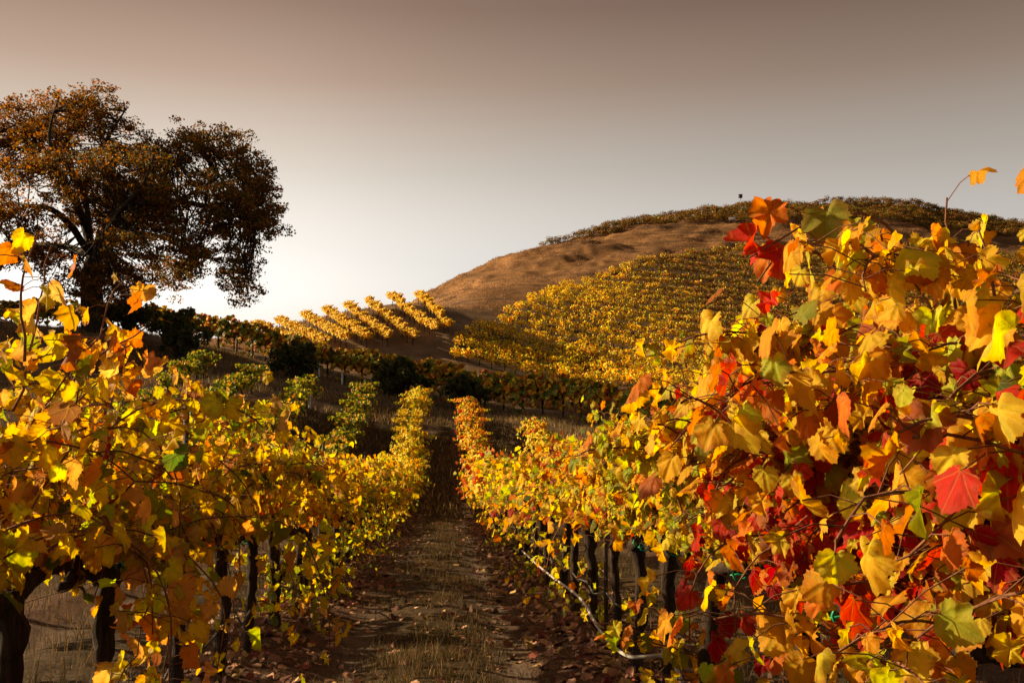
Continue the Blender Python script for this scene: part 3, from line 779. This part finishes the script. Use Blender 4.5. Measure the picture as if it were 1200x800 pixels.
hero_vine(33, x0, y0, PAL_LN, "straggly grapevine with shoots trailing down to the ground beside the left trunks", GL, ncane=11, lat=4, spacing=.042, hang=7, hang_len=(.9, 1.6), clen=(.9, 1.2),
          extra=[dict(pts=loc(x0, y0, [(150, 560, 4.5), (190, 640, 4.3), (200, 720, 4.3), (190, 800, 4.3)]), spacing=.034, leaf=(.10, .14)),
                 dict(pts=loc(x0, y0, [(120, 560, 4.4), (130, 640, 4.2), (110, 700, 4.2)]), spacing=.034, leaf=(.10, .13)),
                 dict(pts=loc(x0, y0, [(200, 580, 4.5), (230, 660, 4.4), (215, 760, 4.4)]), spacing=.034, leaf=(.10, .13)),
                 dict(pts=loc(x0, y0, [(90, 600, 4.2), (180, 660, 4.1), (160, 770, 4.1), (140, 800, 4.1)]), spacing=.034, leaf=(.10, .14))])
for i, (lab, sd_) in enumerate([("yellow grapevine behind the rusty steel stake left of the path", 34), ("pale yellow grapevine with a slim crooked trunk over fallen leaves", 35), ("peach and yellow grapevine with red leaves by its cordon", 36)]):
    hero_vine(sd_, LX, yL[3 + i], PAL_L, lab, GL, ncane=12, lat=4, spacing=.038, hang=3, clen=(.62, .95), red=[((.15, 0, 1.15), (.4, .5, .25), dict(red=2, orange=3, rust=2), .35)])

# ------------------------------------------------------------------ trellis: posts, wires, hose
def stake(x, y, label, h=1.85, mat=M_STEEL):
    z = g1(x, y); mb = MB()
    mb.box((0, 0, h / 2 - .2), (.035, .006, h + .4)); mb.box((0, .016, h / 2 - .2), (.006, .026, h + .4))
    for k in range(12): mb.box((0, -.006, .2 + k * h / 12), (.012, .008, .03))
    r = empty("trellis_stake", (x, y, z)); obj("post", mb.mesh("post", mat, False), r)
    c = MB()
    for hh in (1.32, 1.68):
        a = np.linspace(0, pi, 7); c.tube(np.c_[.022 * np.cos(a), -.01 - .014 * np.sin(a), np.full(7, hh)], .003, 4)
    obj("wire_clip", c.mesh("wire_clip", M_WIRE), r)
    tag(r, label, "trellis stake", "steel trellis stakes along the rows")
for (x, y, lab) in [(LX, 6.15, "rusty steel stake in the left row, nearest to the viewer"), (LX, 13.1, "rusty steel stake midway down the left row"), (LX, 20.0, "rusty steel stake in the yellow far part of the left row"),
                    (RX, 8.55, "rusty steel stake in the right row behind the trailing shoot"), (RX, 15.4, "rusty steel stake midway down the right row"), (RX, 1.9, "steel stake within the big vine at the right edge")]:
    stake(x, y, lab)
def wire(x, h, y0, y1, r, label, mat=M_WIRE, name="trellis_wire", cat="wire", wav=0.0, grp="wires strung along the rows", dx=.0):
    ys = np.arange(y0, y1, .5 if wav == 0 else .29)
    z = ground_base(np.full(len(ys), x), ys) + h
    rg = np.random.default_rng(int(abs(h * 100) + x * 10 + 50))
    if wav:
        z += wav * (np.abs(np.sin(ys * pi / VS)) - 1) + rg.normal(0, .01, len(ys))
    mb = MB(); mb.tube(np.c_[np.full(len(ys), x + dx) + rg.normal(0, .012 if wav else .001, len(ys)), ys, z], r, 5)
    o = obj(name, mb.mesh(name, mat)); tag(o, label, cat, grp)
for x, sd_ in ((LX, "left"), (RX, "right")):
    for h, nm in ((1.0, "lowest cordon"), (1.32, "middle"), (1.68, "upper")):
        wire(x + .02, h, 1.5, 45, .0018, f"thin {nm} wire along the {sd_} row")
wire(LX, .42, 2.5, 30, .009, "grey drip hose sagging between the left trunks", M_LPIPE, "drip_hose", "hose", .10, "drip hoses")
wire(RX, .45, 8.0, 30, .009, "dark drip hose under the far right row", M_LPIPE, "drip_hose", "hose", .08, "drip hoses")
hp = np.array([P(*p) for p in [(612, 645, 12.5), (628, 660, 11.2), (650, 678, 9.6), (668, 690, 8.6), (684, 704, 7.7), (694, 724, 6.8), (708, 745, 6.2), (724, 762, 5.8), (738, 770, 5.6), (756, 769, 5.55), (775, 767, 5.55), (786, 772, 5.5), (794, 785, 5.5), (800, 800, 5.5)]])
q = np.linspace(0, len(hp) - 1, 60); hp = np.c_[[np.interp(q, range(len(hp)), hp[:, k]) for k in range(3)]].T
for _ in range(3): hp[1:-1] = (hp[:-2] + 2 * hp[1:-1] + hp[2:]) / 4
mb = MB(); mb.tube(hp, .011, 6)
tag(obj("drip_hose", mb.mesh("drip_hose", M_HOSE)), "pale drip hose hanging loose beside the right trunks", "hose", "drip hoses")

# ------------------------------------------------------------------ oak
def oak():
    rng = np.random.default_rng(4)
    D = 78.0; b3 = P(110, 386, D); z0 = g1(b3[0], b3[1])
    root = empty("oak_tree", (b3[0], b3[1], z0))
    tag(root, "large dark oak with wide spreading crown on the left slope", "tree")
    mpp = D / FPX
    def L3(px, py, dy=0.0):
        return P(px, py, D + dy) - np.array([b3[0], b3[1], z0])
    t = MB()
    tp = np.array([L3(110, 400), L3(110, 380), L3(108, 350), L3(107, 320), L3(112, 300)])
    t.tube(np.c_[[np.interp(np.linspace(0, 4, 14), range(5), tp[:, k]) for k in range(3)]].T, np.linspace(1.05, .62, 14) * np.r_[1.35, 1.1, np.ones(12)], 14, rng, .08)
    obj("trunk", t.mesh("trunk", M_OAKBARK), root)
    limbs = [[(112, 305, 0), (104, 270, 0), (100, 225, 1), (112, 185, 1), (135, 150, 0), (150, 128, 0)],
             [(112, 305, 0), (90, 275, -1), (65, 245, -2), (30, 240, -2), (-10, 262, -2), (-60, 260, -3)],
             [(112, 300, 0), (135, 265, 2), (170, 245, 3), (215, 232, 3), (250, 215, 2), (285, 190, 2)],
             [(115, 300, 0), (150, 262, -2), (195, 235, -3), (240, 240, -4), (275, 252, -4), (300, 262, -4)],
             [(108, 300, 0), (95, 255, 3), (70, 205, 4), (48, 168, 5), (40, 158, 4)],
             [(104, 270, 0), (85, 230, -3), (66, 192, -5), (60, 158, -5), (66, 132, -4)],
             [(112, 300, 0), (140, 280, 5), (170, 270, 8), (205, 285, 9), (230, 310, 9)],
             [(112, 300, 0), (120, 262, -5), (150, 240, -9), (170, 215, -10), (180, 185, -10)],
             [(110, 300, 0), (85, 290, 4), (40, 285, 7), (0, 295, 8), (-50, 300, 8)],
             [(100, 225, 1), (80, 195, 2), (78, 155, 2), (95, 130, 2)]]
    lp = []
    for l in limbs:
        p = np.array([L3(*q) for q in l]); m_ = len(p)
        q = np.linspace(0, m_ - 1, 22); pp = np.c_[[np.interp(q, range(m_), p[:, k]) for k in range(3)]].T
        for _ in range(2): pp[1:-1] = (pp[:-2] + 2 * pp[1:-1] + pp[2:]) / 4
        pp[2:] += np.cumsum(rng.normal(0, .08, (20, 3)), 0) * .4
        lm = MB(); lm.tube(pp, np.linspace(.34, .05, 22), 8, rng, .1)
        lp.append(pp); obj("limb", lm.mesh("limb", M_OAKBARK), root)
    lobes = [(105, 165, 0, 68, 50, 5), (120, 135, 2, 42, 24, 4), (40, 175, 2, 70, 52, 6), (-40, 215, 0, 75, 65, 6), (60, 215, -6, 60, 45, 4), (175, 205, 6, 50, 42, 4), (170, 215, -8, 50, 40, 4),
             (235, 190, 2, 50, 38, 5), (262, 172, 1, 34, 26, 4), (290, 215, 0, 38, 38, 5), (285, 262, -3, 45, 38, 5), (300, 250, 3, 30, 32, 4), (220, 255, 3, 55, 36, 5), (275, 312, -2, 24, 32, 3), (235, 300, 5, 38, 28, 4), (195, 320, 8, 42, 26, 4),
             (110, 245, 5, 60, 36, 5), (20, 265, -3, 55, 34, 5), (-40, 290, 6, 60, 34, 5), (60, 295, 7, 50, 22, 4), (150, 290, -6, 36, 22, 4), (165, 325, 2, 26, 18, 3), (20, 305, -4, 40, 18, 4), (130, 318, -3, 22, 14, 3), (95, 128, -2, 30, 18, 4), (85, 335, -6, 30, 16, 3), (130, 345, -5, 32, 16, 3), (110, 325, 5, 34, 14, 3), (15, 150, 3, 48, 34, 4), (-35, 165, 2, 50, 40, 5), (60, 140, 5, 45, 32, 4), (150, 205, -5, 36, 30, 4), (185, 240, -6, 40, 30, 4), (155, 262, 6, 40, 26, 4), (110, 215, -7, 45, 40, 4), (250, 235, -6, 44, 36, 4), (200, 290, -7, 40, 24, 4), (310, 268, 0, 24, 34, 4), (195, 198, 0, 32, 24, 4), (180, 180, 3, 26, 16, 3), (215, 175, -2, 24, 18, 3), (305, 225, 2, 28, 26, 3), (285, 335, -1, 18, 16, 2)]
    cl, cr, ws = [], [], []
    allp = np.concatenate(lp)
    tw = MB()
    for (px, py, dy, rx, ry, rd) in lobes:
        c = L3(px, py, dy); rad = np.array([rx * mpp, rd * 1.0, ry * mpp])
        k = int(17 * (rx * ry / 1500.0) ** .8) + 6
        q = rng.normal(0, 1, (k, 3)); q /= np.linalg.norm(q, axis=1)[:, None]
        q *= rng.uniform(.4, .95, (k, 1))
        pts_ = c + q * rad
        for p in pts_:
            a = allp[np.argmin(((allp - p) ** 2).sum(1) + (allp[:, 2] > p[2]) * 6)]
            mid = (a * .45 + p * .55) + rng.normal(0, .35, 3) + [0, 0, -.15]
            bq = np.array([a, a * .7 + mid * .3, mid, mid * .4 + p * .6, p]); tw.tube(bq, [.07, .055, .04, .028, .012], 4, cap=False)
            cl.append(p); cr.append(rng.uniform(.5, 1.15))
            for _ in range(2):
                p2 = p + np.clip(rng.normal(0, .6, 3), -1, 1); cl.append(p2); cr.append(rng.uniform(.4, .9)); tw.tube([mid, (mid + p2) / 2 + rng.normal(0, .1, 3), p2], [.025, .018, .008], 3, cap=False)
    obj("branch_twigs", tw.mesh("branch_twigs", M_OAKBARK), root)
    cl = np.array(cl); cr = np.array(cr)
    per = 46; k = len(cl)
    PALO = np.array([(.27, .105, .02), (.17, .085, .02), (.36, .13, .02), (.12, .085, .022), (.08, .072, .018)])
    side = np.clip((110 - (cl[:, 0] / mpp + 110)) / 200 + .5, 0, 1)      # sun from the left put into leaf colour: warmer on that side
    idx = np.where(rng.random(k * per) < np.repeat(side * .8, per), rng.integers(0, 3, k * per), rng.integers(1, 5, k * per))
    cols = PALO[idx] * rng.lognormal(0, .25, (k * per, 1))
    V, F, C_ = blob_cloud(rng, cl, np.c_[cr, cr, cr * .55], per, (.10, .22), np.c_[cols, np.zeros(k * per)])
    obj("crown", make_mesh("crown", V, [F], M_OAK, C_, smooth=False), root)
oak()

# ------------------------------------------------------------------ shrubs
def shrub(px, py, d, w, h, cols, label, seed, name="shrub"):
    rng = np.random.default_rng(seed); b = P(px, py, d); x, y = b[:2]; z = g1(x, y)
    root = empty(name, (x, y, z)); tag(root, label, "shrub", "shrubs on the slope")
    k = 46; q = rng.normal(0, 1, (k, 3)); q /= np.linalg.norm(q, axis=1)[:, None]; q *= rng.uniform(.3, 1.2, (k, 1)); q[:, 2] = np.maximum(q[:, 2], -.95)
    cl = q * np.array([w / 2 * .85, w / 2 * .7, h / 2 * .85]) + [0, 0, h / 2]
    mb = MB()
    for p in cl: mb.tube([[rng.normal(0, .1), rng.normal(0, .1), -.1], p * [.4, .4, .5], p], [.05, .03, .01], 4, cap=False)
    obj("stem", mb.mesh("stem", M_OAKBARK), root)
    per = 130; cr = rng.uniform(.22, .62, k) * (w / 4.5)
    c = np.array(cols)[rng.integers(0, len(cols), k * per)] * rng.lognormal(0, .25, (k * per, 1))
    V, F, C_ = blob_cloud(rng, cl, np.c_[cr, cr, cr * .85], per, (.12, .26), np.c_[c, np.zeros(k * per)])
    obj("foliage", make_mesh("foliage", V, [F], M_OAK, C_, smooth=False), root)
DG = [(.06, .08, .025), (.10, .105, .03), (.15, .12, .035), (.045, .06, .02)]; OG = [(.10, .10, .02), (.16, .12, .02), (.07, .08, .02)]
shrub(210, 420, 74, 4.6, 3.9, DG, "round blackish green shrub right of the oak trunk", 51)
shrub(150, 392, 80, 5.0, 2.8, OG, "olive sunlit shrub directly behind the oak trunk", 52)
shrub(345, 447, 73, 4.4, 3.0, DG, "dark shrub in front of the crossing row below the ridge", 53)
shrub(470, 468, 69, 4.6, 3.0, DG, "wide dark shrub at the top end of the left row", 54)
shrub(545, 486, 66, 3.0, 2.4, DG, "small dark shrub where the path meets the crossing row", 55)

# ------------------------------------------------------------------ small things
def grow_tube(px, py, d, label):
    b = P(px, py, d); z = g1(b[0], b[1]); mb = MB()
    a = np.linspace(0, 2 * pi, 9)[:-1]
    for r_, s in ((.07, 1), (.06, -1)):
        mb.tube([[0, 0, -.05], [0, 0, .4], [0, 0, .85]], r_, 8, cap=False)
    root = empty("grow_tube", (b[0], b[1], z)); obj("sleeve", mb.mesh("sleeve", M_WHITE), root)
    st = MB(); st.tube([[.09, 0, -.1], [.09, 0, 1.2]], .012, 5); obj("stake", st.mesh("stake", M_WOOD), root)
    tag(root, label, "grow tube", "white grow tubes on the slope")
grow_tube(374, 432, 77, "white grow tube standing left in front of the crossing row")
grow_tube(401, 440, 75, "white grow tube standing right in front of the crossing row")
grow_tube(363, 478, 54, "white grow tube at the end of the dull green third row")
def wood_post(px, py, d, h, lean, label):
    b = P(px, py, d); z = g1(b[0], b[1]); mb = MB()
    mb.tube([[0, 0, -.3], [lean * .5, 0, h * .5], [lean, 0, h]], [.10, .095, .09], 8)
    tag(obj("wooden_post", mb.mesh("wooden_post", M_WOOD), None, (b[0], b[1], z)), label, "post", "wooden end posts")
wood_post(297, 420, 82, 2.1, -.25, "leaning pale wooden post at the dark crossing row")
wood_post(277, 418, 83, 1.6, .05, "short upright wooden post left of the leaning post")
# box on a pole on the skyline
b = P(868, 248, 236); z = g1(b[0], b[1])
root = empty("nest_box", (b[0], b[1], z)); tag(root, "dark nest box on a thin pole on the hill skyline", "nest box")
mb = MB(); mb.tube([[0, 0, -.3], [0, 0, 3.0]], .07, 6); obj("pole", mb.mesh("pole", M_WIRE), root)
mb = MB(); mb.box((0, 0, 3.35), (.8, .55, .75)); bx = obj("box", mb.mesh("box", M_DARKBOX, False), root)
mb = MB(); mb.box((0, -.05, 3.76), (.92, .75, .06)); mb.tube([[0, -.279, 3.45], [0, -.282, 3.45]], .12, 10); obj("roof", mb.mesh("roof", M_DARKBOX, False), root)
b = P(858, 262, 222); z = g1(b[0], b[1])
root = empty("water_tank", (b[0], b[1], z)); tag(root, "small white tank among the vines on the hill crest", "tank")
mb = MB(); mb.tube([[-.75, 0, 1.0], [-.7, 0, 1.0], [.7, 0, 1.2], [.75, 0, 1.2]], [.22, .34, .34, .22], 14); obj("drum", mb.mesh("drum", M_WHITE), root)
for sx in (-1, 1):
    mb = MB(); mb.tube([[sx * .7, 0, -.2], [sx * .7, 0, 1.1]], .06, 5); obj("leg", mb.mesh("leg", M_WIRE), root)

# ------------------------------------------------------------------ grass and fallen leaves
def blades(rng, xy, h, w, cols, lean=.5, hs=1.0):
    m = len(xy); z = ground(xy[:, 0], xy[:, 1])
    a = rng.random(m) * 2 * pi; l = rng.random(m) * 2 * pi; ln = rng.uniform(.1, lean, m)
    hh = rng.uniform(*h, m) * hs
    b = np.c_[xy, z - .01]; s = np.c_[np.cos(a), np.sin(a), np.zeros(m)] * w * .5
    L_ = np.c_[np.cos(l) * ln, np.sin(l) * ln, np.sqrt(1 - ln ** 2 * .6)]
    mid = b + L_ * [.35, .35, .55] * hh[:, None]; top = b + L_ * hh[:, None]
    V = np.stack([b - s, b + s, mid + s * .7, top, mid - s * .7], 1).reshape(-1, 3)
    o = np.arange(m)[:, None] * 5
    return V, np.concatenate([o + [[0, 1, 2, 4]]]), o + [[4, 2, 3]], np.repeat(np.c_[cols, np.zeros(m)], 5, 0)
rng = np.random.default_rng(31)
GC = np.array([(.14, .09, .04), (.09, .065, .03), (.06, .06, .022), (.24, .15, .065), (.08, .045, .022)])
def density_pts(k, ymax, ymin=1.6, p=1.6):
    y = ymin + (ymax - ymin) * rng.random(k) ** p
    return y
k = 60000; y = density_pts(k, 44)
u = np.clip(rng.normal(0, .42, k), -1.1, 1.1) - .08
keep = vnoise(u * 2.2 + 3, y * 1.3) + vnoise(u * 7, y * 6) * .8 > -.02
xy = np.c_[u, y][keep]
k2 = 95000; y2 = density_pts(k2, 30); x2 = rng.uniform(-9, 8, k2)
keep = ((np.abs(x2 + .08) > 1.15)) & (vnoise(x2 * 1.5, y2 * 1.5) > -.1)
xy = np.r_[xy, np.c_[x2, y2][keep]]
cols = GC[rng.integers(0, 5, len(xy))] * rng.lognormal(0, .25, (len(xy), 1))
clump = np.clip(vnoise(xy[:, 0] * 3, xy[:, 1] * 3) * 1.6 + .75, .35, 1.6)
tall = (rng.random(len(xy)) < .02) | ((np.abs(xy[:, 0] + .08) > 2.0) & (rng.random(len(xy)) < .6))
V, F4, F3, C_ = blades(rng, xy, (.03, .15), .006, cols, .8, np.where(tall, rng.uniform(1.3, 2.8, len(xy)), clump))
tag(obj("dry_grass", make_mesh("dry_grass", V, [F4, F3], M_GRASS, C_, smooth=False)), "short dry grass along the middle of the path", "grass", None, "stuff")
# headland and hill grass
k = 160000
xy = np.c_[rng.uniform(-75, 120, k), rng.uniform(46, 250, k)]
xy = np.r_[xy, np.c_[rng.uniform(-42, 22, 150000), rng.uniform(36, 95, 150000)]]; near_n = k
nr, bl, wl = zones(xy[:, 0], xy[:, 1]); hyy = hedge_y(xy[:, 0])
keep = (bl < .5) & ((nr < .6) | (np.arange(len(xy)) >= near_n)) & ((wl > .5) | (xy[:, 1] < hyy + 4)) & (vnoise(xy[:, 0] * .35, xy[:, 1] * .35) + vnoise(xy[:, 0] * 1.7, xy[:, 1] * 1.7) * .5 > -.12)
xy = xy[keep]; wl = wl[keep]
HC = np.array([(.26, .13, .05), (.20, .10, .038), (.34, .18, .07), (.13, .065, .03)])
cols = np.where(wl[:, None] > .5, HC[rng.integers(0, 4, len(xy))], GC[rng.integers(0, 5, len(xy))] * 1.7) * rng.lognormal(0, .2, (len(xy), 1))
V, F4, F3, C_ = blades(rng, xy, (.12, .42), np.where(wl > .5, .09, .035)[:, None], cols, .9)
tag(obj("hill_grass", make_mesh("hill_grass", V, [F4, F3], M_GRASS, C_, smooth=False)), "dry golden grass covering the hill and headland", "grass", None, "stuff")
# fallen leaves
k = 9000; y = density_pts(k, 42, 2.0, 1.7)
rowx = np.where(rng.random(k) < .5, LX, RX); x = rowx + rng.normal(0, .42, k)
x = np.where(rng.random(k) < .16, rng.uniform(LX, RX, k), x)
z = ground(x, y) + .012
LC = np.array([(.26, .13, .08), (.34, .19, .12), (.15, .065, .045), (.34, .18, .10), (.22, .06, .04), (.12, .07, .045), (.40, .26, .09)])
c = LC[rng.choice(7, k, p=[.22, .2, .16, .12, .08, .12, .10])] * rng.lognormal(0, .2, (k, 1))
nrm = np.c_[rng.normal(0, .45, k), rng.normal(0, .45, k), np.ones(k)]; a = rng.random(k) * 2 * pi
tag(obj("fallen_leaves", leaf_mesh("fallen_leaves", np.c_[x, y, z], nrm, np.c_[np.cos(a), np.sin(a), np.zeros(k)], rng.uniform(.045, .10, k), np.c_[c, rng.random(k)], T1, M_LITTER, rng)),
    "fallen reddish brown leaves littering the ground under both rows", "fallen leaves", None, "stuff")
